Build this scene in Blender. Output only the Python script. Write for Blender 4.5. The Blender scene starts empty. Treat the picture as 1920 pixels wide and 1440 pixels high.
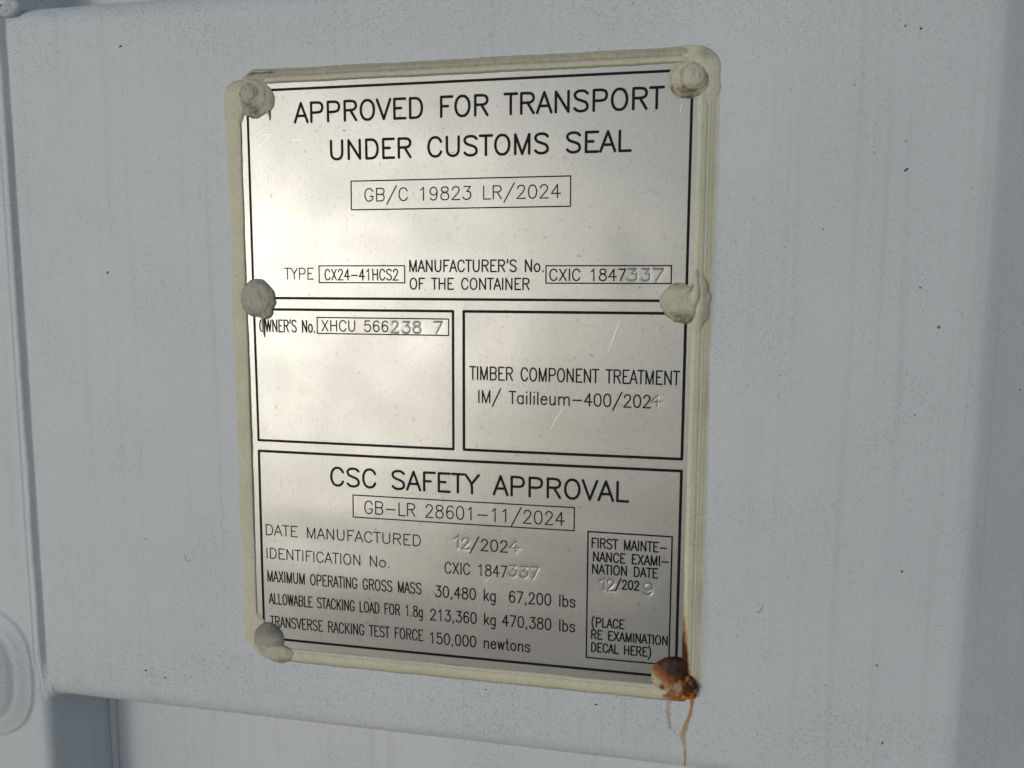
import bpy, bmesh, math, random
import numpy as np
from mathutils import Vector, Matrix, noise

random.seed(7)
SC = bpy.context.scene
COL = SC.collection
MM = 0.001
# Right-handed metres.  x along the door, z up, the painted face of the door is y = 0,
# the viewer stands on the -y side.  Origin: top left corner of the plate's printed border.

# ------------------------------------------------------------------ camera
cam_data = bpy.data.cameras.new('camera')
cam = bpy.data.objects.new('camera', cam_data)
COL.objects.link(cam)
right = Vector((0.978825398, 0.204663233, 0.003714922))
down = Vector((0.027485482, -0.113425121, -0.993166295))
fwd = Vector((-0.202843260, 0.972238501, -0.116648657))
m = Matrix((right, -down, -fwd)).transposed().to_4x4()
m.translation = Vector((185.2998, -336.0817, -81.7392)) * MM
cam.matrix_world = m
cam_data.sensor_width = 36.0
cam_data.lens = 36.0 * 1562.558 / 1920.0
cam_data.clip_start = 0.01
cam_data.clip_end = 2000.0
SC.camera = cam

# ------------------------------------------------------------------ daylight
SUN_AZ = math.radians(28.0)     # left of the door's normal
SUN_EL = math.radians(1.2)
GLARE_TILT = math.radians(4.5)        # added tilt of sun, sky and ground against the door, placing the plate's glare
sun_dir = Vector((-math.sin(SUN_AZ) * math.cos(SUN_EL), -math.cos(SUN_AZ) * math.cos(SUN_EL), math.sin(SUN_EL)))
tilt_m = Matrix.Rotation(GLARE_TILT, 3, 'X')
level_sun = sun_dir.copy()
sun_dir = tilt_m @ level_sun
world = bpy.data.worlds.new('World')
SC.world = world
world.use_nodes = True
wn = world.node_tree.nodes
wl = world.node_tree.links
for n in list(wn):
    wn.remove(n)
sky = wn.new('ShaderNodeTexSky')
sky.sky_type = 'NISHITA'
sky.sun_disc = False
sky.sun_elevation = SUN_EL
sky.sun_rotation = math.atan2(level_sun.x, level_sun.y)
tcw = wn.new('ShaderNodeTexCoord')
mpw = wn.new('ShaderNodeMapping')
mpw.vector_type = 'POINT'
mpw.inputs['Rotation'].default_value = (-GLARE_TILT, 0.0, 0.0)
wl.new(tcw.outputs['Generated'], mpw.inputs['Vector'])
wl.new(mpw.outputs['Vector'], sky.inputs['Vector'])
sky.air_density = 0.5
sky.dust_density = 0.5
sky.ozone_density = 1.3
bg = wn.new('ShaderNodeBackground')
bg.inputs['Strength'].default_value = 0.15
wo = wn.new('ShaderNodeOutputWorld')
sky_desat = wn.new('ShaderNodeHueSaturation')      # sky colour weakened to keep the shadows neutral
sky_desat.inputs['Saturation'].default_value = 0.48
wl.new(sky.outputs[0], sky_desat.inputs['Color'])
wl.new(sky_desat.outputs[0], bg.inputs['Color'])
wl.new(bg.outputs[0], wo.inputs['Surface'])

sun_data = bpy.data.lights.new('sun', 'SUN')
sun = bpy.data.objects.new('sun', sun_data)
COL.objects.link(sun)
sun_data.energy = 0.38
sun_data.angle = math.radians(12.0)
sun_data.color = (1.0, 0.985, 0.95)
sun.rotation_euler = sun_dir.to_track_quat('Z', 'Y').to_euler()

SC.view_settings.view_transform = 'Standard'
SC.view_settings.look = 'None'
SC.view_settings.exposure = 1.04
SC.view_settings.gamma = 1.0
SC.view_settings.use_curve_mapping = False


# ------------------------------------------------------------------ object helpers
def empty(name, label, cat, loc, group=None):
    o = bpy.data.objects.new(name, None)
    COL.objects.link(o)
    o.location = loc
    o.empty_display_size = 0.005
    o['label'] = label
    o['category'] = cat
    if group:
        o['group'] = group
    return o


def mesh_obj(name, verts, faces, mat, parent=None, smooth=True, attrs=None):
    """verts in millimetres, world coordinates; the parent's location is taken off."""
    me = bpy.data.meshes.new(name)
    v = np.asarray(verts, dtype=np.float64) * MM
    if parent is not None:
        v = v - np.array(parent_world(parent))
    me.from_pydata(v.tolist(), [], [list(map(int, f)) for f in faces])
    if smooth:
        me.polygons.foreach_set('use_smooth', np.ones(len(me.polygons), dtype=bool))
    for k, vals in (attrs or {}).items():
        a = me.attributes.new(k, 'FLOAT', 'POINT')
        a.data.foreach_set('value', np.asarray(vals, dtype=np.float32))
    me.materials.append(mat)
    me.update()
    o = bpy.data.objects.new(name, me)
    COL.objects.link(o)
    if parent is not None:
        o.parent = parent
    return o


def parent_world(p):
    w = Vector((0, 0, 0))
    while p is not None:
        w = w + p.location
        p = p.parent
    return w


def grid_faces(nu, nv):
    i = np.arange(nu - 1)[:, None] * nv + np.arange(nv - 1)[None, :]
    i = i.ravel()
    return np.stack([i, i + 1, i + nv + 1, i + nv], 1)


def fix_normals(o, direction=Vector((0, -1, 0))):
    """turn the faces so that most look towards the viewer's side"""
    me = o.data
    s = 0.0
    for p in me.polygons:
        s += p.normal.dot(direction) * p.area
    if s < 0:
        me.flip_normals()
    return o


def nz(x, y, z=0.0, f=1.0):
    return noise.noise(Vector((x * f, y * f, z)))


# ------------------------------------------------------------------ material helpers
class Mat:
    def __init__(self, name):
        self.m = bpy.data.materials.new(name)
        self.m.use_nodes = True
        self.t = self.m.node_tree
        self.n = self.t.nodes
        self.l = self.t.links
        for x in list(self.n):
            self.n.remove(x)
        self.out = self.n.new('ShaderNodeOutputMaterial')
        self.b = self.n.new('ShaderNodeBsdfPrincipled')
        self.l.new(self.b.outputs[0], self.out.inputs['Surface'])
        self.tc = self.n.new('ShaderNodeTexCoord').outputs['Object']

    def set(self, key, v):
        if hasattr(v, 'is_linked') or isinstance(v, bpy.types.NodeSocket):
            self.l.new(v, self.b.inputs[key])
        else:
            self.b.inputs[key].default_value = v

    def _in(self, sock, v):
        if isinstance(v, bpy.types.NodeSocket):
            self.l.new(v, sock)
        else:
            sock.default_value = v

    def math(self, op, a, b=0.0, c=None, clamp=False):
        n = self.n.new('ShaderNodeMath')
        n.operation = op
        n.use_clamp = clamp
        self._in(n.inputs[0], a)
        self._in(n.inputs[1], b)
        if c is not None:
            self._in(n.inputs[2], c)
        return n.outputs[0]

    def map(self, loc=(0, 0, 0), scale=(1, 1, 1), rot=(0, 0, 0)):
        n = self.n.new('ShaderNodeMapping')
        self.l.new(self.tc, n.inputs['Vector'])
        n.inputs['Location'].default_value = loc
        n.inputs['Scale'].default_value = scale
        n.inputs['Rotation'].default_value = rot
        return n.outputs[0]

    def noise(self, scale, detail=2.0, rough=0.5, dist=0.0, vec=None):
        n = self.n.new('ShaderNodeTexNoise')
        self.l.new(vec if vec is not None else self.tc, n.inputs['Vector'])
        n.inputs['Scale'].default_value = scale
        n.inputs['Detail'].default_value = detail
        n.inputs['Roughness'].default_value = rough
        n.inputs['Distortion'].default_value = dist
        return n.outputs['Fac']

    def voronoi(self, scale, vec=None):
        n = self.n.new('ShaderNodeTexVoronoi')
        self.l.new(vec if vec is not None else self.tc, n.inputs['Vector'])
        n.inputs['Scale'].default_value = scale
        return n.outputs['Distance'], n.outputs['Color']

    def ramp(self, v, a, b, lo=0.0, hi=1.0):
        n = self.n.new('ShaderNodeMapRange')
        n.interpolation_type = 'SMOOTHSTEP'
        self._in(n.inputs['Value'], v)
        n.inputs['From Min'].default_value = a
        n.inputs['From Max'].default_value = b
        n.inputs['To Min'].default_value = lo
        n.inputs['To Max'].default_value = hi
        return n.outputs[0]

    def mix(self, f, a, b):
        n = self.n.new('ShaderNodeMix')
        n.data_type = 'RGBA'
        self._in(n.inputs[0], f)
        for s, v in ((n.inputs[6], a), (n.inputs[7], b)):
            if isinstance(v, bpy.types.NodeSocket):
                self.l.new(v, s)
            else:
                s.default_value = (v[0], v[1], v[2], 1.0)
        return n.outputs[2]

    def attr(self, name):
        n = self.n.new('ShaderNodeAttribute')
        n.attribute_name = name
        return n.outputs['Fac']

    def sep(self):
        n = self.n.new('ShaderNodeSeparateXYZ')
        self.l.new(self.tc, n.inputs[0])
        return n.outputs

    def bump(self, h, strength, dist):
        n = self.n.new('ShaderNodeBump')
        n.inputs['Strength'].default_value = strength
        n.inputs['Distance'].default_value = dist
        self.l.new(h, n.inputs['Height'])
        self.l.new(n.outputs[0], self.b.inputs['Normal'])

    def fibres(self, scale, width, thr, seed):
        """short curly dark hairs: pieces of the noise's middle contour"""
        a = self.noise(scale, 1.0, 0.5, 0.6, self.map((seed, seed * 2.1, seed * .7)))
        line = self.ramp(self.math('ABSOLUTE', self.math('SUBTRACT', a, 0.5)), width * 0.35, width, 1.0, 0.0)
        g = self.noise(scale * 0.9, 0.0, 0.5, 0.0, self.map((seed + 5.3, seed, seed * 3.3)))
        return self.math('MULTIPLY', line, self.ramp(g, thr, thr + 0.05))

    def dots(self, scale, size, keep, seed):
        d, c = self.voronoi(scale, self.map((seed, seed * 1.7, seed * .3)))
        s = self.n.new('ShaderNodeSeparateColor')
        self.l.new(c, s.inputs[0])
        sz = self.math('MULTIPLY', s.outputs[1], size)
        dot = self.math('LESS_THAN', d, sz)
        return self.math('MULTIPLY', dot, self.math('GREATER_THAN', s.outputs[0], 1.0 - keep))


PAINT = (0.632, 0.687, 0.725)


def paint_material(name='white_paint', streak=1.0):
    M = Mat(name)
    blot = M.noise(9.0, 4.0, 0.55)
    col = M.mix(M.ramp(blot, 0.3, 0.7), (0.607, 0.662, 0.70), (0.652, 0.702, 0.74))
    st = M.noise(1.0, 3.0, 0.6, 0.0, M.map((0, 0, 0), (210, 210, 4)))
    col = M.mix(M.ramp(st, 0.50, 0.82, 0.0, 0.30 * streak), col, (0.43, 0.44, 0.44))
    # dust hairs, denser in patches
    patch = M.ramp(M.noise(22.0, 3.0, 0.6), 0.35, 0.7, 0.35, 1.0)
    zc = M.sep()[2]
    near = M.math('ADD', M.ramp(zc, 1.245, 1.29), M.math('MULTIPLY', M.ramp(zc, 0.955, 0.985), M.ramp(zc, 0.998, 1.0, 1.0, 0.0)))
    patch = M.math('ADD', patch, M.math('MULTIPLY', near, 0.55))
    f1 = M.math('MULTIPLY', M.fibres(750.0, 0.030, 0.50, 1.3), M.math('MULTIPLY', patch, 0.32))
    f2 = M.math('MULTIPLY', M.fibres(1300.0, 0.045, 0.48, 4.1), M.math('MULTIPLY', patch, 0.30))
    col = M.mix(f1, col, (0.15, 0.155, 0.16))
    col = M.mix(f2, col, (0.17, 0.175, 0.18))
    d1 = M.math('MULTIPLY', M.dots(420.0, 0.13, 0.5, 2.2), 0.55)
    d2 = M.math('MULTIPLY', M.dots(110.0, 0.075, 0.45, 7.9), 0.8)
    col = M.mix(d1, col, (0.10, 0.10, 0.10))
    col = M.mix(d2, col, (0.05, 0.05, 0.05))
    M.set('Base Color', col)
    M.set('Roughness', M.ramp(blot, 0.2, 0.8, 0.5, 0.62))
    M.set('Specular IOR Level', 0.35)
    h = M.math('ADD', M.noise(420.0, 2.0), M.math('MULTIPLY', M.noise(1600.0, 2.0), 0.5))
    M.bump(h, 0.22, 0.0006)
    return M


paintM = paint_material()
# the dust that collects in the band just under the plate and over the top edge
z = paintM.sep()[2]
paint = paintM.m


def plate_material():
    M = Mat('satin_aluminium')
    grain = M.noise(1.0, 2.0, 0.6, 0.0, M.map((0, 0, 0), (900, 900, 260)))
    fine = M.noise(2600.0, 1.0)
    col = M.mix(grain, (0.39, 0.405, 0.39), (0.45, 0.465, 0.45))
    hair = M.math('MULTIPLY', M.fibres(420.0, 0.016, 0.60, 9.3), 0.45)
    col = M.mix(hair, col, (0.16, 0.15, 0.14))
    hair2 = M.math('MULTIPLY', M.fibres(900.0, 0.03, 0.56, 2.3), 0.30)
    col = M.mix(hair2, col, (0.2, 0.19, 0.17))
    dot = M.math('MULTIPLY', M.dots(150.0, 0.06, 0.4, 3.7), 0.7)
    col = M.mix(dot, col, (0.09, 0.085, 0.08))
    M.set('Base Color', col)
    M.set('Metallic', 1.0)
    M.set('Roughness', M.ramp(M.math('ADD', M.math('MULTIPLY', fine, 0.4), M.math('MULTIPLY', M.noise(30.0, 3.0), 0.6)), 0.3, 0.7, 0.40, 0.47))
    h = M.math('ADD', M.math('MULTIPLY', fine, 0.5), grain)
    M.bump(h, 0.10, 0.00012)
    return M.m


plate_mat = plate_material()


def simple(name, col, rough, spec=0.5, bump=None):
    M = Mat(name)
    v = M.noise(700.0, 3.0)
    c2 = tuple(x * 1.5 + 0.004 for x in col)
    M.set('Base Color', M.mix(M.ramp(v, 0.35, 0.75), col, c2))
    M.set('Roughness', rough)
    M.set('Specular IOR Level', spec)
    if bump:
        M.bump(M.noise(bump[0], 3.0), bump[1], bump[2])
    return M.m


ink = simple('black_ink', (0.008, 0.008, 0.010), 0.55, 0.12)
chip_mat = simple('black_fleck', (0.010, 0.010, 0.010), 0.7)


def sealant_material():
    M = Mat('cream_sealant')
    v = M.noise(60.0, 4.0, 0.6)
    col = M.mix(M.ramp(v, 0.3, 0.7), (0.62, 0.63, 0.475), (0.68, 0.69, 0.535))
    # faded edge where the sealant is wiped thin over the paint
    col = M.mix(M.attr('fade'), col, PAINT)
    g = M.attr('grime_shade')
    n1 = M.ramp(M.noise(500.0, 4.0, 0.7), 0.30, 0.62)
    gm = M.math('MULTIPLY', g, M.math('ADD', M.math('MULTIPLY', n1, 0.35), 0.5), clamp=True)
    col = M.mix(gm, col, (0.27, 0.25, 0.20))
    col = M.mix(M.math('MULTIPLY', M.fibres(900.0, 0.04, 0.52, 6.3), 0.3), col, (0.16, 0.14, 0.10))
    col = M.mix(M.math('MULTIPLY', M.dots(330.0, 0.10, 0.4, 1.1), 0.45), col, (0.08, 0.07, 0.05))
    r = M.attr('rust')
    rn = M.noise(260.0, 5.0, 0.65, 0.1)
    rr = M.math('ADD', r, M.math('MULTIPLY', M.math('SUBTRACT', rn, 0.5), M.ramp(r, 0.0, 0.3, 0.0, 0.7)))
    rc = M.mix(M.ramp(rr, 0.35, 0.85), (0.50, 0.25, 0.06), (0.05, 0.015, 0.006))
    col = M.mix(M.ramp(rr, 0.06, 0.55), col, rc)
    M.set('Base Color', col)
    M.set('Roughness', 0.55)
    M.set('Specular IOR Level', 0.35)
    h = M.math('ADD', M.math('MULTIPLY', M.noise(260.0, 2.0, 0.5), .5), M.math('MULTIPLY', M.noise(1500.0, 3.0, 0.6), 0.4))
    M.bump(h, 0.16, 0.0004)
    return M.m


sealant = sealant_material()


def cap_material():
    M = Mat('dirty_grey_sealant')
    v = M.noise(180.0, 5.0, 0.65, 0.5)
    col = M.mix(M.ramp(v, 0.3, 0.7), (0.42, 0.42, 0.37), (0.54, 0.54, 0.47))
    col = M.mix(M.math('MULTIPLY', M.attr('cream'), 0.85), col, (0.62, 0.61, 0.47))
    gn = M.ramp(M.noise(200.0, 4.0, 0.6), 0.25, 0.7, 0.6, 1.0)
    col = M.mix(M.math('MULTIPLY', M.attr('grey'), gn), col, (0.15, 0.15, 0.15))
    n1 = M.ramp(M.noise(330.0, 4.0, 0.7, 0.2), 0.36, 0.62)
    gm = M.math('MULTIPLY', M.attr('grime_shade'), M.math('ADD', M.math('MULTIPLY', n1, 0.7), 0.3), clamp=True)
    col = M.mix(gm, col, (0.15, 0.135, 0.075))
    col = M.mix(M.math('MULTIPLY', M.fibres(800.0, 0.03, 0.54, 3.3), 0.4), col, (0.10, 0.09, 0.07))
    M.set('Base Color', col)
    M.set('Roughness', 0.6)
    M.set('Specular IOR Level', 0.35)
    h = M.math('ADD', M.noise(250.0, 3.0, 0.5), M.math('MULTIPLY', M.noise(1400.0, 3.0, 0.6), 0.25))
    M.bump(h, 0.25, 0.0006)
    return M.m


cap_mat = cap_material()


def rust_crust_material():
    M = Mat('rusted_sealant')
    r = M.attr('rust')
    n1 = M.noise(300.0, 5.0, 0.65)
    n2 = M.noise(210.0, 3.0, 0.55, 0.0, M.map((2.3, 0.4, 1.1)))
    clean = M.mix(M.ramp(M.noise(240.0, 3.0), 0.3, 0.7), (0.47, 0.41, 0.28), (0.58, 0.52, 0.38))
    rr = M.math('ADD', r, M.math('MULTIPLY', M.math('SUBTRACT', n1, 0.5), 0.75))
    c = M.mix(M.ramp(rr, 0.05, 0.50), clean, (0.34, 0.17, 0.065))
    c = M.mix(M.ramp(rr, 0.36, 0.66), c, (0.20, 0.060, 0.012))
    c = M.mix(M.ramp(rr, 0.70, 0.95), c, (0.030, 0.009, 0.005))
    c = M.mix(M.math('MULTIPLY', M.math('MULTIPLY', M.ramp(n2, 0.46, 0.66), M.ramp(rr, 0.15, 0.4)), M.attr('grime_shade')), c, (0.62, 0.235, 0.022))
    M.set('Base Color', c)
    M.set('Roughness', 0.5)
    M.set('Specular IOR Level', 0.4)
    M.bump(M.noise(420.0, 5.0, 0.65), 0.6, 0.001)
    return M.m


crust_mat = rust_crust_material()


def stain_material():
    M = Mat('rust_stain')
    a = M.attr('strength')
    n1 = M.noise(300.0, 4.0, 0.65)
    col = M.mix(M.ramp(M.attr('deep'), 0.0, 1.0), (0.58, 0.38, 0.13), (0.46, 0.17, 0.02))
    col = M.mix(M.ramp(M.attr('deep'), 1.0, 2.0), col, (0.05, 0.012, 0.004))
    M.set('Base Color', col)
    M.set('Roughness', 0.6)
    al = M.ramp(M.math('ADD', a, M.math('MULTIPLY', M.math('SUBTRACT', n1, 0.5), 0.7)), 0.15, 1.08, 0.0, 0.85)
    M.set('Alpha', al)
    return M.m


stain_mat = stain_material()


def ground_material():
    M = Mat('yard_gravel')
    a = M.noise(3.0, 6.0, 0.6)
    b = M.noise(60.0, 4.0, 0.7)
    c = M.mix(a, (0.34, 0.31, 0.26), (0.46, 0.42, 0.36))
    M.set('Base Color', M.mix(M.ramp(b, 0.3, 0.7), c, (0.26, 0.24, 0.20)))
    M.set('Roughness', 0.9)
    M.bump(b, 0.6, 0.02)
    return M.m


# ------------------------------------------------------------------ the ground
gs = 400000.0
g = mesh_obj('ground', [(-gs, -gs, -1550), (gs, -gs, -1550), (gs, gs, -1550), (-gs, gs, -1550)], [(0, 1, 2, 3)], ground_material(), smooth=False)
g.rotation_euler = (GLARE_TILT, 0.0, 0.0)
g['kind'] = 'structure'

# ------------------------------------------------------------------ the container door
door = empty('container_door', 'white painted steel container door with a pressed panel edge, dust flecks and a rust run', 'container door', (0, 0, -1.25))


def lines(lo, hi, dense):
    """grid lines from lo to hi: dense = [(a, b, step)], elsewhere a coarse step"""
    s = {round(lo, 3), round(hi, 3)}
    x = lo
    while x < hi:
        s.add(round(x, 3))
        step = 14.0
        for a, b, st in dense:
            if a <= x < b:
                step = st
            elif x < a < x + step:
                step = a - x
        x += step
    return np.array(sorted(s))


DEPTH = 36.0
RB = 11.0        # radius of the fold


def fold_profile(slope_deg):
    """(d, y): depth behind the face at distance d beyond the fold line"""
    a = math.radians(slope_deg)
    pts = [(-400.0, 0.0)]
    t = RB * math.tan(a / 2)
    for k in range(13):
        b = a * k / 12
        pts.append((-t + RB * math.sin(b), RB * (1 - math.cos(b))))
    d0, y0 = pts[-1]
    r2 = 6.0
    y1 = DEPTH - r2 * (1 - math.cos(a))
    d1 = d0 + (y1 - y0) / math.tan(a)
    for k in range(9):
        b = a * (1 - k / 8)
        pts.append((d1 + r2 * (math.sin(a) - math.sin(b)), DEPTH - r2 * (1 - math.cos(b))))
    pts.append((pts[-1][0] + 3000, DEPTH))
    return np.array(pts)


PB = fold_profile(74.0)
PR = fold_profile(36.0)
Z_BOT, Z_TOP, X_RIGHT = -286.5, 43.0, 292.0


def panel_y(x, z):
    yb = np.interp(Z_BOT - z + 3.4, PB[:, 0], PB[:, 1])
    yt = np.interp(z - Z_TOP + 2.6, PB[:, 0], PB[:, 1])
    yr = np.interp(x - X_RIGHT - 2.5, PR[:, 0], PR[:, 1])
    sag = 0.0011 * np.clip(x - 205.0, 0, 88.0) ** 2
    # next pressing to the right and the ones below and above
    return np.maximum(np.maximum(yb, yt), np.minimum(yr + sag, DEPTH))


xs = lines(-117.6, 700.0, [(-117.6, 190, 7), (190, 335, 1.5)])
zs = lines(-1200.0, 1000.0, [(-340, -270, 0.8), (-270, 30, 7), (30, 90, 1.0)])
X, Z = np.meshgrid(xs, zs, indexing='ij')
Y = panel_y(X, Z)
wav = np.vectorize(lambda a, b: nz(a, b, 3.0, 0.012) * 0.5 + nz(a, b, 9.0, 0.03) * 0.12)
Y = Y + wav(X, Z)
fix_normals(mesh_obj('door_panel', np.stack([X, Y, Z], -1).reshape(-1, 3), grid_faces(len(xs), len(zs)), paint, door))

def door_y(x, z):
    return float(panel_y(np.array([x]), np.array([z]))[0] + nz(x, z, 3.0, 0.012) * 0.5 + nz(x, z, 9.0, 0.03) * 0.12)


# upright frame member left of the panel, with the rounded boss low down
RF = 6.0
xs1 = np.concatenate([np.arange(-260, -170, 8.0), np.arange(-170, -124.0, 0.7)])
arc = [(-123.6 + RF * math.sin(t), -0.6 + RF - RF * math.cos(t)) for t in np.linspace(0.02, math.radians(80), 12)]
side = [(-117.2, 8.0), (-115.8, 16.0), (-113.4, 26.0), (-111.0, 36.5), (-110.6, 38.0)]
px = np.array([-300.0] + list(xs1) + [a for a, b in arc] + [a for a, b in side])
py = np.array([-0.6] + [-0.6] * len(xs1) + [b for a, b in arc] + [b for a, b in side])
zs2 = lines(-1200.0, 1000.0, [(-330, -225, 0.8), (-225, 80, 6)])
PX = np.repeat(px[:, None], len(zs2), 1)
PY = np.repeat(py[:, None], len(zs2), 1)
ZZ = np.repeat(zs2[None, :], len(px), 0)


def smooth01(t):
    t = np.clip(t, 0, 1)
    return t * t * (3 - 2 * t)


hx, hz = -158.0, -274.0
ex = np.abs(PX - hx) / 33.0
ez = np.abs(ZZ - hz) / 34.0
sd = ((ex ** 2.6 + ez ** 2.6) ** (1 / 2.6) - 1.0) * 33.0
dep = -1.2 * smooth01(-sd / 1.0) - 6.0 * smooth01(-sd / 17.0) + 0.8 * np.exp(-((sd + 9.0) / 1.8) ** 2) - 1.2 * smooth01(-(sd + 13.0) / 5.0)
PY = PY + np.where(PX < -124.4, dep, 0)
fix_normals(mesh_obj('door_frame', np.stack([PX, PY, ZZ], -1).reshape(-1, 3), grid_faces(len(px), len(zs2)), paint, door))


def tube(name, path, rad, mat, parent, seg=10, attrs=None):
    """round bead along a path of (x, y, z); rad may be a list"""
    n = len(path)
    vs, at = [], []
    for i, p in enumerate(path):
        a = Vector(path[max(i - 1, 0)])
        b = Vector(path[min(i + 1, n - 1)])
        t = (b - a).normalized()
        u = t.cross(Vector((0, 1, 0)))
        if u.length < 1e-4:
            u = Vector((1, 0, 0))
        u.normalize()
        w = t.cross(u).normalized()
        r = rad[i] if hasattr(rad, '__len__') else rad
        for k in range(seg):
            th = 2 * math.pi * k / seg
            vs.append(Vector(p) + u * (r * math.cos(th)) + w * (r * math.sin(th)))
    fs = []
    for i in range(n - 1):
        for k in range(seg):
            fs.append((i * seg + k, i * seg + (k + 1) % seg, (i + 1) * seg + (k + 1) % seg, (i + 1) * seg + k))
    fs.append(tuple(range(seg)))
    fs.append(tuple(reversed(range((n - 1) * seg, n * seg))))
    o = mesh_obj(name, [tuple(v) for v in vs], fs, mat, parent, True, attrs)
    bm = bmesh.new()
    bm.from_mesh(o.data)
    bmesh.ops.recalc_face_normals(bm, faces=bm.faces)
    bm.to_mesh(o.data)
    bm.free()
    return o


# weld seam between frame and panel (a ridge between two grooves), and the caulk in the recess corner
wp = [(-126.5, -.3), (-125.5, -1.15), (-124.6, -1.2), (-123.8, -.72), (-123.2, -.66), (-122.4, -1.5), (-121.3, -2.2), (-120.1, -1.95), (-119.2, -.7), (-118.4, .25), (-117.6, .55), (-116.8, .45), (-115.8, .25), (-114.6, .06), (-113.0, -.02), (-112.2, .0), (-111.5, .15)]
wx = np.linspace(-126.5, -111.5, 44)
wy = np.interp(wx, [p[0] for p in wp], [p[1] for p in wp])
wz = np.arange(-294.0, 48.1, 1.2)
V = []
for a_ in wz:
    k = float(smooth01((a_ + 287) / 30.0)) * 0.75 + 0.25
    sh = 0.55 * nz(a_, 0, 1.0, 0.022) + 0.2 * nz(a_, 0, 4.0, 0.11)
    rg = 1.0 + 0.5 * nz(a_, 5, 6.0, 0.02)
    for x_, y_ in zip(wx, wy):
        mid = math.exp(-((x_ + 120.5) / 3.2) ** 4)
        V.append((x_ + sh * mid, (-.66 + (y_ + .66) * k * (rg if y_ < -.8 else 1.0) if abs(x_ + 119.7) < 4 else y_) + (.9 * float(smooth01((-262 - a_) / 16.0)) if x_ < -119 else 0.0) + 4.0 * float(smooth01((-284 - a_) / 9.0)) + door_y(-112, a_) * float(smooth01((x_ + 119.5) / 6.5)), a_))
fix_normals(mesh_obj('weld_bead', V, grid_faces(len(wz), len(wx)), paint, door))
tube('corner_caulk', [(-110.0 + 0.5 * nz(a, 0, 7.0, 0.06), 35.2, a) for a in np.arange(-1100, -292, 2.0)],
     [2.0 + 0.6 * nz(a, 3, 8.0, 0.07) for a in np.arange(-1100, -292, 2.0)], paint, door)
# lump of weld where frame, panel and upper fold meet
bl = []
for i in range(14):
    for k in range(20):
        th, ph = 2 * math.pi * k / 20, math.pi * (i + 0.5) / 14
        r = 1.0 + 0.25 * nz(math.cos(th) * 2, math.sin(th) * 2, ph * 2)
        bl.append((-117.5 + 7.5 * r * math.cos(th) * math.sin(ph), 0.5 - 3.6 * r * math.cos(ph), 41.5 + 4.2 * r * math.sin(th) * math.sin(ph)))
bf = [(i * 20 + k, i * 20 + (k + 1) % 20, (i + 1) * 20 + (k + 1) % 20, (i + 1) * 20 + k) for i in range(13) for k in range(20)]
fix_normals(mesh_obj('weld_lump', bl, bf, paint, door))

# ------------------------------------------------------------------ the plate
plate = empty('approval_plate', 'satin aluminium approval plate with black lettering and stamped numbers riveted to white door', 'data plate', (0.0925, 0.0, -0.2455))
PF = -1.1      # y of the plate's front face (mm)

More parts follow.
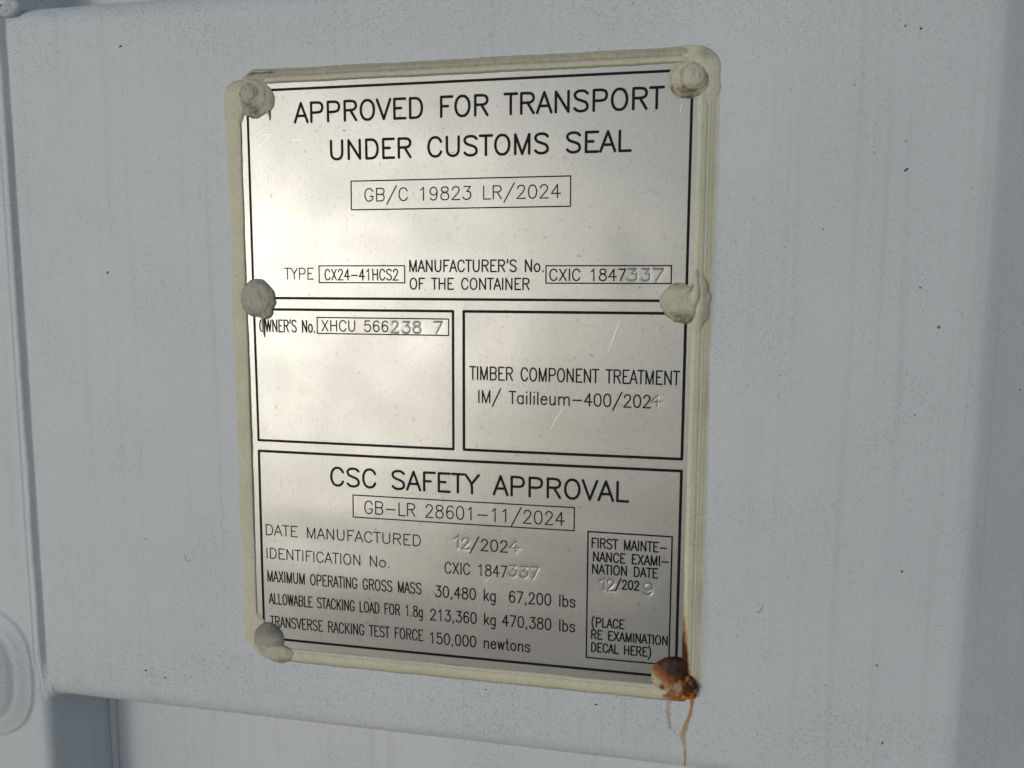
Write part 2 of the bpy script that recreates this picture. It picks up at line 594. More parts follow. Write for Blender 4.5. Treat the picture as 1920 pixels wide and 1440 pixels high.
# single-stroke lettering: (advance, [strokes]) on a 21 unit cap height
GLY = {
 'A': (18, ['9,21,1,0', '9,21,17,0', '4,7,14,7']),
 'B': (21, ['4,21,4,0', '4,21,13,21,16,20,17,19,18,17,18,15,17,13,16,12,13,11', '4,11,13,11,16,10,17,9,18,7,18,4,17,2,16,1,13,0,4,0']),
 'C': (21, ['18,16,17,18,15,20,13,21,9,21,7,20,5,18,4,16,3,13,3,8,4,5,5,3,7,1,9,0,13,0,15,1,17,3,18,5']),
 'D': (21, ['4,21,4,0', '4,21,11,21,14,20,16,18,17,16,18,13,18,8,17,5,16,3,14,1,11,0,4,0']),
 'E': (19, ['4,21,4,0', '4,21,17,21', '4,11,12,11', '4,0,17,0']),
 'F': (18, ['4,21,4,0', '4,21,17,21', '4,11,12,11']),
 'G': (21, ['18,16,17,18,15,20,13,21,9,21,7,20,5,18,4,16,3,13,3,8,4,5,5,3,7,1,9,0,13,0,15,1,17,3,18,5,18,8', '13,8,18,8']),
 'H': (22, ['4,21,4,0', '18,21,18,0', '4,11,18,11']),
 'I': (8, ['4,21,4,0']),
 'K': (21, ['4,21,4,0', '18,21,4,7', '9,12,18,0']),
 'L': (17, ['4,21,4,0', '4,0,16,0']),
 'M': (24, ['4,21,4,0', '4,21,12,0', '20,21,12,0', '20,21,20,0']),
 'N': (22, ['4,21,4,0', '4,21,18,0', '18,21,18,0']),
 'O': (22, ['9,21,7,20,5,18,4,16,3,13,3,8,4,5,5,3,7,1,9,0,13,0,15,1,17,3,18,5,19,8,19,13,18,16,17,18,15,20,13,21,9,21']),
 'P': (21, ['4,21,4,0', '4,21,13,21,16,20,17,19,18,17,18,14,17,12,16,11,13,10,4,10']),
 'R': (21, ['4,21,4,0', '4,21,13,21,16,20,17,19,18,17,18,15,17,13,16,12,13,11,4,11', '11,11,18,0']),
 'S': (20, ['17,18,15,20,12,21,8,21,5,20,3,18,3,16,4,14,5,13,7,12,13,10,15,9,16,8,17,6,17,3,15,1,12,0,8,0,5,1,3,3']),
 'T': (16, ['8,21,8,0', '1,21,15,21']),
 'U': (22, ['4,21,4,6,5,3,7,1,10,0,12,0,15,1,17,3,18,6,18,21']),
 'V': (18, ['1,21,9,0', '17,21,9,0']),
 'W': (24, ['2,21,7,0', '12,21,7,0', '12,21,17,0', '22,21,17,0']),
 'X': (20, ['3,21,17,0', '17,21,3,0']),
 'Y': (18, ['1,21,9,11,9,0', '17,21,9,11']),
 '0': (20, ['9,21,6,20,4,17,3,12,3,9,4,4,6,1,9,0,11,0,14,1,16,4,17,9,17,12,16,17,14,20,11,21,9,21']),
 '1': (20, ['6,17,8,18,11,21,11,0']),
 '2': (20, ['4,16,4,17,5,19,6,20,8,21,12,21,14,20,15,19,16,17,16,15,15,13,13,10,3,0,17,0']),
 '3': (20, ['5,21,16,21,10,13,13,13,15,12,16,11,17,8,17,6,16,3,14,1,11,0,8,0,5,1,4,2,3,4']),
 '4': (20, ['13,21,3,7,18,7', '13,21,13,0']),
 '5': (20, ['15,21,5,21,4,12,5,13,8,14,11,14,14,13,16,11,17,8,17,6,16,3,14,1,11,0,8,0,5,1,4,2,3,4']),
 '6': (20, ['16,18,15,20,12,21,10,21,7,20,5,17,4,12,4,7,5,3,7,1,10,0,11,0,14,1,16,3,17,6,17,7,16,10,14,12,11,13,10,13,7,12,5,10,4,7']),
 '7': (20, ['17,21,7,0', '3,21,17,21']),
 '8': (20, ['8,21,5,20,4,18,4,16,5,14,7,13,11,12,14,11,16,9,17,7,17,4,16,2,15,1,12,0,8,0,5,1,4,2,3,4,3,7,4,9,6,11,9,12,13,13,15,14,16,16,16,18,15,20,12,21,8,21']),
 '9': (20, ['16,14,15,11,13,9,10,8,9,8,6,9,4,11,3,14,3,15,4,18,6,20,9,21,10,21,13,20,15,18,16,14,16,9,15,4,13,1,10,0,8,0,5,1,4,3']),
 'a': (19, ['15,14,15,0', '15,11,13,13,11,14,8,14,6,13,4,11,3,8,3,6,4,3,6,1,8,0,11,0,13,1,15,3']),
 'b': (19, ['4,21,4,0', '4,11,6,13,8,14,11,14,13,13,15,11,16,8,16,6,15,3,13,1,11,0,8,0,6,1,4,3']),
 'e': (18, ['3,8,15,8,15,10,14,12,13,13,11,14,8,14,6,13,4,11,3,8,3,6,4,3,6,1,8,0,11,0,13,1,15,3']),
 'g': (19, ['15,14,15,-2,14,-5,13,-6,11,-7,8,-7,6,-6', '15,11,13,13,11,14,8,14,6,13,4,11,3,8,3,6,4,3,6,1,8,0,11,0,13,1,15,3']),
 'i': (8, ['4,21,4,20', '4,14,4,0']),
 'k': (17, ['4,21,4,0', '14,14,4,4', '8,8,15,0']),
 'l': (8, ['4,21,4,0']),
 'm': (30, ['4,14,4,0', '4,10,7,13,9,14,12,14,14,13,15,10,15,0', '15,10,18,13,20,14,23,14,25,13,26,10,26,0']),
 'n': (19, ['4,14,4,0', '4,10,7,13,9,14,12,14,14,13,15,10,15,0']),
 'o': (19, ['8,14,6,13,4,11,3,8,3,6,4,3,6,1,8,0,11,0,13,1,15,3,16,6,16,8,15,11,13,13,11,14,8,14']),
 's': (17, ['14,11,13,13,10,14,7,14,4,13,3,11,4,9,6,8,11,7,13,6,14,4,14,3,13,1,10,0,7,0,4,1,3,3']),
 't': (12, ['5,21,5,4,6,1,8,0,10,0', '2,14,9,14']),
 'u': (19, ['4,14,4,4,5,1,7,0,10,0,12,1,15,4', '15,14,15,0']),
 'w': (22, ['3,14,7,0', '11,14,7,0', '11,14,15,0', '19,14,15,0']),
 '.': (10, ['5,1,5,0']),
 ',': (10, ['5,1,5,0,4,-3']),
 "'": (8, ['5,22,4.6,19,3.4,16']),
 '/': (22, ['20,25,2,-6']),
 '-': (26, ['4,9,22,9']),
 '(': (14, ['11,25,9,23,7,20,5,16,4,11,4,7,5,2,7,-2,9,-5,11,-7']),
 ')': (14, ['3,25,5,23,7,20,9,16,10,11,10,7,9,2,7,-2,5,-5,3,-7']),
 ' ': (16, []),
}


def round_corners(p):
    """soften the shallow bends of a stroke, keep its sharp corners"""
    for _ in range(2):
        out = [p[0]]
        for i in range(1, len(p) - 1):
            a, b, c = p[i - 1], p[i], p[i + 1]
            t1 = math.atan2(b[1] - a[1], b[0] - a[0])
            t2 = math.atan2(c[1] - b[1], c[0] - b[0])
            d = abs((t2 - t1 + math.pi) % (2 * math.pi) - math.pi)
            if d < math.radians(62):
                out.append((b[0] * .75 + a[0] * .25, b[1] * .75 + a[1] * .25))
                out.append((b[0] * .75 + c[0] * .25, b[1] * .75 + c[1] * .25))
            else:
                out.append(b)
        out.append(p[-1])
        p = out
    return p


def strokes_of(text, x0, x1, base, cap):
    """strokes in plate millimetres, the ink running from x0 to x1"""
    pen, raw = 0.0, []
    for ch in text:
        adv, st = GLY[ch]
        for s in st:
            v = list(map(float, s.split(',')))
            raw.append([(pen + v[i], v[i + 1]) for i in range(0, len(v), 2)])
        pen += adv
    lo = min(q[0] for s in raw for q in s)
    hi = max(q[0] for s in raw for q in s)
    k = (x1 - x0) / (hi - lo) if hi - lo > 0.1 else cap / 21.0
    return [round_corners([(x0 + (q[0] - lo) * k, base + q[1] * cap / 21.0) for q in s]) for s in raw]


# stamped numbers: (digit, left, right, base, height)
STAMP = [('3', 162.0, 165.9, -79.4, 4.6), ('3', 167.6, 170.9, -79.4, 4.6), ('7', 172.3, 176.2, -79.5, 4.7),
         ('2', 63.4, 66.4, -101.5, 4.8), ('3', 68.3, 71.6, -101.6, 4.7), ('8', 73.1, 76.2, -101.5, 4.7), ('7', 82.2, 85.7, -101.4, 4.7),
         ('4', 172.6, 176.2, -128.8, 3.7), ('1', 90.6, 92.3, -193.3, 4.7), ('2', 94.2, 97.2, -193.6, 4.7), ('4', 114.9, 118.8, -193.3, 4.3),
         ('3', 114.7, 117.6, -204.3, 4.7), ('3', 119.4, 122.5, -204.4, 4.7), ('7', 124.1, 127.3, -204.5, 4.9),
         ('1', 153.0, 155.0, -207.2, 4.7), ('2', 156.3, 159.2, -207.3, 4.7), ('9', 171.3, 174.7, -207.8, 4.9)]


def seg_arrays():
    A, B = [], []
    for d, a, b, base, h in STAMP:
        for s in strokes_of(d, a, b, base, h):
            for p, q in zip(s[:-1], s[1:]):
                A.append(p)
                B.append(q)
    return np.array(A), np.array(B)


SEG_A, SEG_B = seg_arrays()


def stamp_depth(x, z):
    """how far (mm) the stamped digits sink the sheet at points x, z (flat arrays)"""
    d = np.full(x.shape, 99.0)
    for a, b in zip(SEG_A, SEG_B):
        lo = np.minimum(a, b) - 5.0
        hi = np.maximum(a, b) + 5.0
        idx = np.nonzero((x > lo[0]) & (x < hi[0]) & (z > lo[1]) & (z < hi[1]))[0]
        if not len(idx):
            continue
        ab = b - a
        L = max(ab @ ab, 1e-9)
        t = np.clip(((x[idx] - a[0]) * ab[0] + (z[idx] - a[1]) * ab[1]) / L, 0, 1)
        dd = np.hypot(x[idx] - a[0] - t * ab[0], z[idx] - a[1] - t * ab[1])
        d[idx] = np.minimum(d[idx], dd)
    return 0.20 * smooth01(1 - d / 0.36) + 0.05 * np.exp(-(d / 1.2) ** 2)


_WV = [(random.uniform(-1, 1) * .045, random.uniform(-1, 1) * .06, random.uniform(0, 6.3), random.uniform(.03, .11)) for _ in range(16)]
_DENT = [(20, -62, 14, .10), (150, -70, 16, -.16), (165, -64, 9, .12), (120, -112, 18, -.12), (30, -95, 10, .12), (95, -185, 14, -.12), (70, -130, 22, .16), (15, -190, 10, .12),
         (140, -206, 16, .16), (105, -198, 9, .15), (160, -20, 18, .12), (60, -10, 20, -.14), (75, -101, 13, .14), (170, -80, 11, .14), (118, -205, 11, .12), (160, -206, 10, .1)]


# shallow ripples lying across the sheet: (x, z, half length, half width, depth)
_BAND = [(100, -58, 45, 6, .055), (70, -68, 40, 5, -.045), (150, -64, 26, 6, .07), (110, -100, 40, 6, .04), (40, -112, 34, 7, -.05), (125, -115, 40, 7, -.05),
         (40, -140, 36, 7, .04), (120, -143, 36, 6, .045), (35, -181, 26, 7, -.07), (28, -196, 30, 7, .07), (60, -212, 36, 6, -.06), (120, -190, 36, 7, .05), (150, -40, 30, 7, -.05),
         (60, -34, 36, 7, .05), (100, -22, 40, 7, -.05), (40, -52, 30, 6, -.04), (150, -176, 26, 6, .06), (160, -215, 20, 7, -.05), (172, -140, 14, 10, .08), (20, -78, 20, 6, .05)]


def plate_wave(x, z):
    """the sheet is not perfectly flat: long waves and shallow dents (mm, + is away from the viewer)"""
    y = -0.5 * np.exp(-((x - 70.0) / 72.0) ** 2 - ((z + 200.0) / 95.0) ** 2) * smooth01((z + 248.0) / 34.0) * smooth01((x + 4.0) / 30.0)
    for cx, cz, rx, rz, h in _BAND:
        y = y + 1.35 * h * np.exp(-((x - cx) / rx) ** 2 - ((z - cz) / rz) ** 2)
    for a, b, p, m_ in _WV:
        y = y + m_ * 0.55 * np.sin(a * x + b * z + p)
    for cx, cz, r, h in _DENT:
        y = y + h * np.exp(-((x - cx) ** 2 + (z - cz) ** 2) / r ** 2)
    return y


DX = [(61, 87.5, .16), (88.5, 98.5, .16), (113, 129, .16), (151, 178, .16)]
DZ = [(-209.5, -188.5, .16), (-130.5, -124, .16), (-103.5, -95.5, .16), (-81.2, -73.5, .16)]


def lines2(lo, hi, dense, coarse):
    s, x = [], lo
    while x < hi - 1e-6:
        s.append(x)
        step = coarse
        for a, b, st in dense:
            if a - 1e-6 <= x < b - 1e-6:
                step = st
            elif x < a - 1e-6 < x + step:
                step = a - x
        x += step
    s.append(hi)
    return np.array(s)


gx = lines2(-5.0, 189.0, DX, 1.6)
gz = lines2(-247.5, 4.0, DZ, 1.6)
X, Z = np.meshgrid(gx, gz, indexing='ij')
x_, z_ = X.ravel(), Z.ravel()
yy = PF + plate_wave(x_, z_) + stamp_depth(x_, z_)
vs = np.stack([x_, yy, z_], 1)
fs = grid_faces(len(gx), len(gz))
# the sheet's edges, turned back to the door
nx, nz_ = len(gx), len(gz)
rim = [i * nz_ for i in range(nx)] + [(nx - 1) * nz_ + k for k in range(1, nz_)] + [i * nz_ + nz_ - 1 for i in range(nx - 2, -1, -1)] + [k for k in range(nz_ - 2, 0, -1)]
back = vs[rim].copy()
back[:, 1] = -0.25
nb = len(vs)
vs = np.concatenate([vs, back])
fl = fs.tolist()
for i in range(len(rim)):
    j = (i + 1) % len(rim)
    fl.append([rim[i], rim[j], nb + j, nb + i])
fix_normals(mesh_obj('plate_sheet', vs, fl, plate_mat, plate))


def on_plate(pts, lift):
    p = np.asarray(pts, dtype=np.float64)
    y = PF + plate_wave(p[:, 0], p[:, 1]) + stamp_depth(p[:, 0], p[:, 1]) * 0.6 - lift
    return np.stack([p[:, 0], y, p[:, 1]], 1)


def ribbon(pts, w):
    """outline of a round-ended stroke of width w: list of 2-D points and faces"""
    # cut long runs so that the ink follows the sheet
    q = [pts[0]]
    for a, b in zip(pts[:-1], pts[1:]):
        n = max(1, int(math.hypot(b[0] - a[0], b[1] - a[1]) / 2.5))
        for k in range(1, n + 1):
            q.append((a[0] + (b[0] - a[0]) * k / n, a[1] + (b[1] - a[1]) * k / n))
    pts = q
    n, h = len(pts), w / 2
    V, F = [], []
    dirs = []
    for a, b in zip(pts[:-1], pts[1:]):
        L = math.hypot(b[0] - a[0], b[1] - a[1]) or 1e-6
        dirs.append(((b[0] - a[0]) / L, (b[1] - a[1]) / L))
    for i, p in enumerate(pts):
        d0 = dirs[max(i - 1, 0)]
        d1 = dirs[min(i, n - 2)]
        nx_, ny_ = -(d0[1] + d1[1]), d0[0] + d1[0]
        L = math.hypot(nx_, ny_)
        if L < 0.35:
            nx_, ny_, L = -d1[1], d1[0], 1.0
        nx_, ny_ = nx_ / L, ny_ / L
        k = h / max(0.5, -d1[1] * nx_ + d1[0] * ny_)
        V += [(p[0] + nx_ * k, p[1] + ny_ * k), (p[0] - nx_ * k, p[1] - ny_ * k)]
    for i in range(n - 1):
        F.append((2 * i, 2 * i + 1, 2 * i + 3, 2 * i + 2))
    for end, d in ((0, (-dirs[0][0], -dirs[0][1])), (n - 1, dirs[-1])):
        b0 = len(V)
        t0 = math.atan2(d[1], d[0]) - math.pi / 2
        for k in range(7):
            t = t0 + math.pi * k / 6
            V.append((pts[end][0] + h * math.cos(t), pts[end][1] + h * math.sin(t)))
        F.append(tuple(range(b0, b0 + 7)))
    return V, F


def ink_mesh(name, strokes, w, label=None):
    V, F = [], []
    for i, s in enumerate(strokes):
        v, f = ribbon(s, w * 1.25 if w < .7 else w * 1.38)
        b = len(V)
        V += [tuple(r) for r in on_plate(v, 0.035 + 0.0012 * (i % 12))]
        F += [tuple(k + b for k in ff) for ff in f]
    o = mesh_obj(name, V, F, ink, plate, smooth=False)
    me = o.data
    flip = [p.index for p in me.polygons if p.normal.y > 0]
    if flip:
        bm = bmesh.new()
        bm.from_mesh(me)
        bm.faces.ensure_lookup_table()
        bmesh.ops.reverse_faces(bm, faces=[bm.faces[i] for i in flip])
        bm.to_mesh(me)
        bm.free()
    if label:
        o['label'] = label
    return o


TEXT = [
 ('APPROVED FOR TRANSPORT', 21.6, 174.3, -13.61, 7.74, 0.80),
 ('UNDER CUSTOMS SEAL', 37.6, 162.2, -29.23, 7.53, 0.80),
 ('GB/C 19823 LR/2024', 52.3, 134.8, -46.70, 5.15, 0.42),
 ('TYPE', 15.0, 28.2, -79.11, 4.65, 0.40),
 ('CX24-41HCS2', 33.7, 66.4, -79.37, 4.42, 0.46),
 ("MANUFACTURER'S No.", 71.7, 128.1, -75.84, 4.60, 0.52),
 ('OF THE CONTAINER', 71.8, 122.3, -83.10, 4.44, 0.50),
 ('CXIC 1847', 130.9, 161.1, -79.40, 4.45, 0.46),
 ("OWNER'S No.", 2.5, 28.2, -101.86, 5.05, 0.52),
 ('XHCU 566', 31.7, 61.6, -101.16, 4.49, 0.44),
 ('TIMBER COMPONENT TREATMENT', 97.6, 183.2, -120.37, 5.27, 0.52),
 ('IM/ Tailileum-400/202', 101.4, 172.0, -130.00, 4.98, 0.50),
 ('CSC SAFETY APPROVAL', 34.6, 164.0, -168.89, 7.87, 0.80),
 ('GB-LR 28601-11/2024', 50.1, 137.8, -180.55, 5.52, 0.45),
 ('DATE MANUFACTURED', 2.5, 75.3, -193.46, 4.69, 0.42),
 ('/202', 97.5, 113.7, -193.7, 4.90, 0.48),
 ('IDENTIFICATION No.', 2.6, 60.9, -204.22, 4.62, 0.42),
 ('CXIC 1847', 86.4, 113.4, -204.7, 4.78, 0.46),
 ('MAXIMUM OPERATING GROSS MASS', 2.7, 75.4, -214.97, 4.78, 0.48),
 ('30,480 kg', 82.1, 108.5, -215.6, 4.85, 0.50),
 ('67,200 lbs', 114.8, 142.7, -215.5, 4.80, 0.50),
 ('ALLOWABLE STACKING LOAD FOR 1.8g', 3.1, 75.9, -225.50, 4.76, 0.48),
 ('213,360 kg', 79.7, 108.5, -226.34, 4.84, 0.50),
 ('470,380 lbs', 111.8, 142.7, -226.3, 4.80, 0.50),
 ('TRANSVERSE RACKING TEST FORCE', 3.3, 76.0, -236.37, 4.84, 0.47),
 ('150,000 newtons', 79.6, 123.6, -237.0, 4.80, 0.50),
 ('FIRST MAINTE-', 149.6, 179.8, -189.2, 3.99, 0.50),
 ('NANCE EXAMI-', 150.3, 180.7, -194.9, 3.89, 0.50),
 ('NATION DATE', 150.0, 176.6, -200.2, 3.90, 0.50),
 ('/202', 159.5, 169.1, -206.0, 3.78, 0.52),
 ('(PLACE', 150.1, 163.4, -223.1, 3.80, 0.50),
 ('RE EXAMINATION', 150.0, 181.1, -228.5, 3.74, 0.50),
 ('DECAL HERE)', 150.1, 174.5, -234.1, 3.76, 0.50),
]
for t, a, b, base, cap, w in TEXT:
    ink_mesh('lettering', strokes_of(t, a, b, base, cap), w)


def rect(x0, x1, z0, z1):
    return [[(x0, z0), (x1, z0)], [(x1, z0), (x1, z1)], [(x1, z1), (x0, z1)], [(x0, z1), (x0, z0)]]


for r_, w in (((0, 185, 0, -87.27), .78), ((0, 90.28, -92.19, -150.33), .80), ((94.91, 185, -92.19, -150.33), .84), ((0, 185, -155.2, -242.17), .84)):
    ink_mesh('printed_border', rect(*r_), w)
for r_ in ((46.2, 138.9, -38.35, -50.15), (30.95, 69.4, -73.45, -80.55), (129.3, 179.0, -73.55, -80.5), (29.5, 88.4, -95.45, -102.3), (44.65, 142.0, -172.7, -182.55)):
    ink_mesh('number_box', rect(*r_), .42)
ink_mesh('number_box', rect(147.85, 182.05, -182.5, -237.0), .52)

# scuffs and scratches on the sheet
scuff_mat = simple('dark_scuff', (0.10, 0.095, 0.085), 0.6, 0.2)
Ms = Mat('bright_scratch')
Ms.set('Base Color', (0.86, 0.85, 0.80, 1))
Ms.set('Metallic', 1.0)
Ms.set('Roughness', 0.55)
SCUFF = [(43.8, -17.8), (54.8, -15.9), (64.2, -15.6), (67.2, -15.7), (72.6, -18.4), (76.7, -18.4), (86.7, -18.3), (30.4, -17.5), (15.6, -26.5), (23.3, -36.5), (5.9, -49.2), (91.6, -53.9), (82.1, -8.6),
         (90.2, -28.0), (115.5, -15.0), (108.4, -18.6), (102.7, -17.5), (149.9, -18.8), (163.4, -33.8), (158.8, -59.3), (150.5, -36.6), (136.4, -55.7), (123.8, -34.1), (152.8, -0.1), (171.0, -15.0),
         (178.9, -191.0), (179.6, -192.0), (165.0, -205.5), (167.5, -202.0), (160.1, -118.6), (148.5, -109.5), (105.0, -111.0), (131.0, -153.0), (118.0, -152.0)]
SCRATCH = [((4.2, -22.7), (10.1, -18.3)), ((6.3, -18.5), (10.1, -18.0)), ((19.9, -20.9), (24.7, -21.1)), ((180.7, -16.0), (181.4, -12.5)), ((131.6, -140.8), (137.3, -130.8)),
           ((154.7, -107.7), (159.5, -94.3)), ((3.7, -146.5), (6.8, -143.3)), ((13.7, -104.4), (17.2, -105.5)), ((103.4, -208.0), (106.8, -204.4)), ((176.6, -203.7), (177.7, -202.5)), ((2.0, -20.0), (7.0, -16.5))]
DARK_SCRATCH = [((7.8, -38.5), (9.0, -34.1)), ((160.7, -47.5), (174.0, -43.0)), ((143.1, -97.0), (151.3, -99.1)), ((10.3, -164.4), (9.9, -173.3)), ((85.3, -193.6), (90.9, -190.5)), ((174.5, -95.2), (178.0, -103.9))]


def mark(name, pts, w, mat, taper=True):
    """a thin tapering line on the sheet"""
    V = []
    n = len(pts)
    for i, p in enumerate(pts):
        q, o = pts[min(i + 1, n - 1)], pts[max(i - 1, 0)]
        tx, tz = q[0] - o[0], q[1] - o[1]
        L = math.hypot(tx, tz) or 1
        ww = w / 2 * (0.25 + 0.75 * math.sin(math.pi * (i + .5) / n))
        V += [(p[0] - tz / L * ww, p[1] + tx / L * ww), (p[0] + tz / L * ww, p[1] - tx / L * ww)]
    F = [(2 * i, 2 * i + 1, 2 * i + 3, 2 * i + 2) for i in range(n - 1)]
    return fix_normals(mesh_obj(name, on_plate(V, 0.022), F, mat, plate, smooth=False))


for i, (cx, cz) in enumerate(SCUFF):
    R_, a0, sp = random.uniform(.5, 1.4), random.uniform(-2.6, -1.0), random.uniform(.7, 1.5)
    mark('scuff', [(cx + R_ * math.cos(a0 + sp * t), cz + R_ + R_ * math.sin(a0 + sp * t)) for t in np.linspace(-.5, .5, 8)], random.uniform(.14, .30), scuff_mat)
for (a, b), mt, ww in [(q, Ms.m, .20) for q in SCRATCH] + [(q, scuff_mat, .10) for q in DARK_SCRATCH]:
    bow = random.uniform(-.08, .08)
    mark('scratch', [(a[0] + (b[0] - a[0]) * t - (b[1] - a[1]) * bow * math.sin(math.pi * t), a[1] + (b[1] - a[1]) * t + (b[0] - a[0]) * bow * math.sin(math.pi * t)) for t in np.linspace(0, 1, 14)], ww, mt)

# ------------------------------------------------------------------ sealant round the plate
seal = empty('sealant_frame', 'cream rubbery sealant bead squeezed all round the edge of the metal plate', 'sealant', (0.0925, 0.0, -0.2527))


def sstrip(name, horizontal, u_outer, direction, prof, lo, hi, seed, tone_fn, fade_fn=None, rust_fn=None, inner_wob=0.25, outer_wob=0.4):
    """one bead: prof = [(distance from the outer edge, height)] laid along x or z"""
    us = np.array([p[0] for p in prof], float)
    hs = np.array([p[1] for p in prof], float)
    # finer cross-section
    uu = np.unique(np.concatenate([np.linspace(us[0], us[-1], 26), us]))
    hh = np.interp(uu, us, hs)
    k = np.array([.25, .5, .25])
    hh2 = np.convolve(np.pad(hh, 1, mode='edge'), k, 'valid')
    hh2[0], hh2[-1] = hh[0], hh[-1]
    ss = np.arange(lo, hi + 0.4, 0.8)
    V, G, Fd, R = [], [], [], []
    for s in ss:
        ow = outer_wob * (nz(s, seed, 1.0, 0.05) + 0.6 * nz(s, seed, 7.0, 0.25))
        iw = inner_wob * (nz(s, seed, 3.0, 0.07) + 0.7 * nz(s, seed, 9.0, 0.4))
        hs_ = 1.0 + 0.12 * nz(s, seed, 5.0, 0.04)
        for u, h in zip(uu, hh2):
            f = (u - uu[0]) / (uu[-1] - uu[0])
            c = u_outer + direction * (u + ow * (1 - f) + iw * f)
            end = float(smooth01((s - lo) / 5.0) * smooth01((hi - s) / 5.0)) * .9 + .1
            y = -(h * 0.86 * hs_ * end + (0.07 * nz(s, u * 2, seed, 0.12) + 0.025 * nz(s, u * 3, seed, 0.8)) * min(1.0, h))
            V.append((s, y, c) if horizontal else (c, y, s))
            G.append(tone_fn(s, u))
            Fd.append(fade_fn(u) if fade_fn else 0.0)
            R.append(rust_fn(s, u) if rust_fn else 0.0)
    return fix_normals(mesh_obj(name, V, grid_faces(len(ss), len(uu)), sealant, seal, True, {'grime_shade': G, 'fade': Fd, 'rust': R}))


def bell(x, c, w):
    return math.exp(-((x - c) / w) ** 2)


sstrip('sealant_strip', False, -10.5, 1, [(0, -0.1), (.3, .9), (1.0, 1.7), (2.6, 2.1), (5.4, 2.2), (6.8, 2.1), (7.3, 1.8), (7.6, .7)], -245, -7, 11,
       lambda s, u: 0.08 + 0.45 * bell(u, 7.6, .5) + 0.25 * bell(u, 0, .4) + 0.3 * max(0, nz(s, u, 2.0, .05)))
sstrip('sealant_strip', True, 9.0, -1, [(0, -0.1), (.3, .7), (1.6, 1.5), (2.8, 1.75), (3.4, 1.5), (3.8, 1.6), (4.6, 2.3), (5.4, 2.4), (6.0, 2.1), (6.4, 1.5), (6.7, .6)], 5, 187, 23,
       lambda s, u: 0.62 * smooth01((3.9 - u) / 1.0) + 0.75 * bell(u, 3.5, .3) + 0.55 * bell(u, 6.2, .5) + 0.15)  # darker on the outer half, along the crease and at the inner edge
sstrip('sealant_strip', False, 196.4, -1, [(0, -0.05), (1.2, .08), (2.6, .4), (4.2, 1.0), (4.8, 1.1), (5.2, 1.05), (5.9, 1.6), (7.2, 2.0), (8.4, 1.95), (9.2, 1.5), (9.5, .6)], -246, 2, 37,
       lambda s, u: 0.40 * bell(u, 5.1, .25) + 0.35 * bell(u, 2.6, 1.3) * (0.6 + nz(s, u, 4.0, .06)) + 0.35 * bell(u, 9.4, .35) + 0.08,
       lambda u: float(smooth01((2.6 - u) / 2.6)),
       lambda s, u: float(smooth01((-196 - s) / 40) * smooth01((u - 7.2 + max(0, (-215 - s)) * .10) / 2.6)))
sstrip('sealant_strip', True, -252.9, 1, [(0, -0.1), (.3, .9), (1.2, 1.8), (3.0, 2.3), (4.8, 2.2), (5.4, 1.9), (5.9, 2.0), (6.6, 1.7), (7.0, 1.2), (7.3, .6)], 2, 189, 51,
       lambda s, u: 0.55 * bell(u, .6, 1.3) + 0.4 * bell(u, 5.4, .3) + 0.55 * bell(u, 7.2, .6) + 0.1,
       None, lambda s, u: .7 * float(smooth01((s - 178) / 12)))


def blob(name, outline, base, h, mat, parent, power=2.6, rough=0.25, bumps=(), seed=0.0, attr_fn=None, base_fn=None, freq=.35):
    """lump of sealant: outline [(x, z)] in mm, rising h from depth base"""
    ox = sum(p[0] for p in outline) / len(outline)
    oz = sum(p[1] for p in outline) / len(outline)
    pol = sorted((math.atan2(p[1] - oz, p[0] - ox), math.hypot(p[0] - ox, p[1] - oz)) for p in outline)
    ang = np.array([pol[-1][0] - 2 * math.pi] + [p[0] for p in pol] + [pol[0][0] + 2 * math.pi])
    rad = np.array([pol[-1][1]] + [p[1] for p in pol] + [pol[0][1]])
    NA, NR = 96, 30
    th = np.linspace(-math.pi, math.pi, NA, endpoint=False)
    r = np.interp(th, ang, rad)
    for _ in range(2):
        r = (np.roll(r, 1) + r * 2 + np.roll(r, -1)) / 4
    V, at = [], {'grime_shade': [], 'rust': [], 'cream': [], 'fade': [], 'grey': []}
    for i in range(NR + 1):
        q = i / NR
        for k in range(NA):
            rr = r[k] * q * (1 + (0.05 * nz(math.cos(th[k]) * 3, math.sin(th[k]) * 3, seed) + .03 * nz(math.cos(th[k]) * 9, math.sin(th[k]) * 9, seed)) * q)
            x, z = ox + rr * math.cos(th[k]), oz + rr * math.sin(th[k])
            y = h * (max(0.0, 1 - q ** power)) ** 0.62
            y += rough * h * 0.16 * (nz(x, z, seed, freq) + 0.5 * nz(x, z, seed + 3, freq * 2.4)) * min(1.0, (1 - q) * 5)
            for bx, bz, br, bh in bumps:
                e = math.hypot(x - bx, z - bz) / br
                if e < 1.6:
                    y += bh * (math.exp(-(e * 1.15) ** 4))
            b = base_fn(x, z) if base_fn else base
            V.append((x, b - y, z))
            a = attr_fn(x, z, q) if attr_fn else {}
            for kk in at:
                at[kk].append(a.get(kk, 0.0))
    F = []
    for i in range(NR):
        for k in range(NA):
            F.append((i * NA + k, i * NA + (k + 1) % NA, (i + 1) * NA + (k + 1) % NA, (i + 1) * NA + k))
    o = fix_normals(mesh_obj(name, V, F, mat, parent, True, at))
    bm = bmesh.new()
    bm.from_mesh(o.data)
    bmesh.ops.remove_doubles(bm, verts=bm.verts, dist=1e-7)
    bm.to_mesh(o.data)
    bm.free()
    return fix_normals(o)


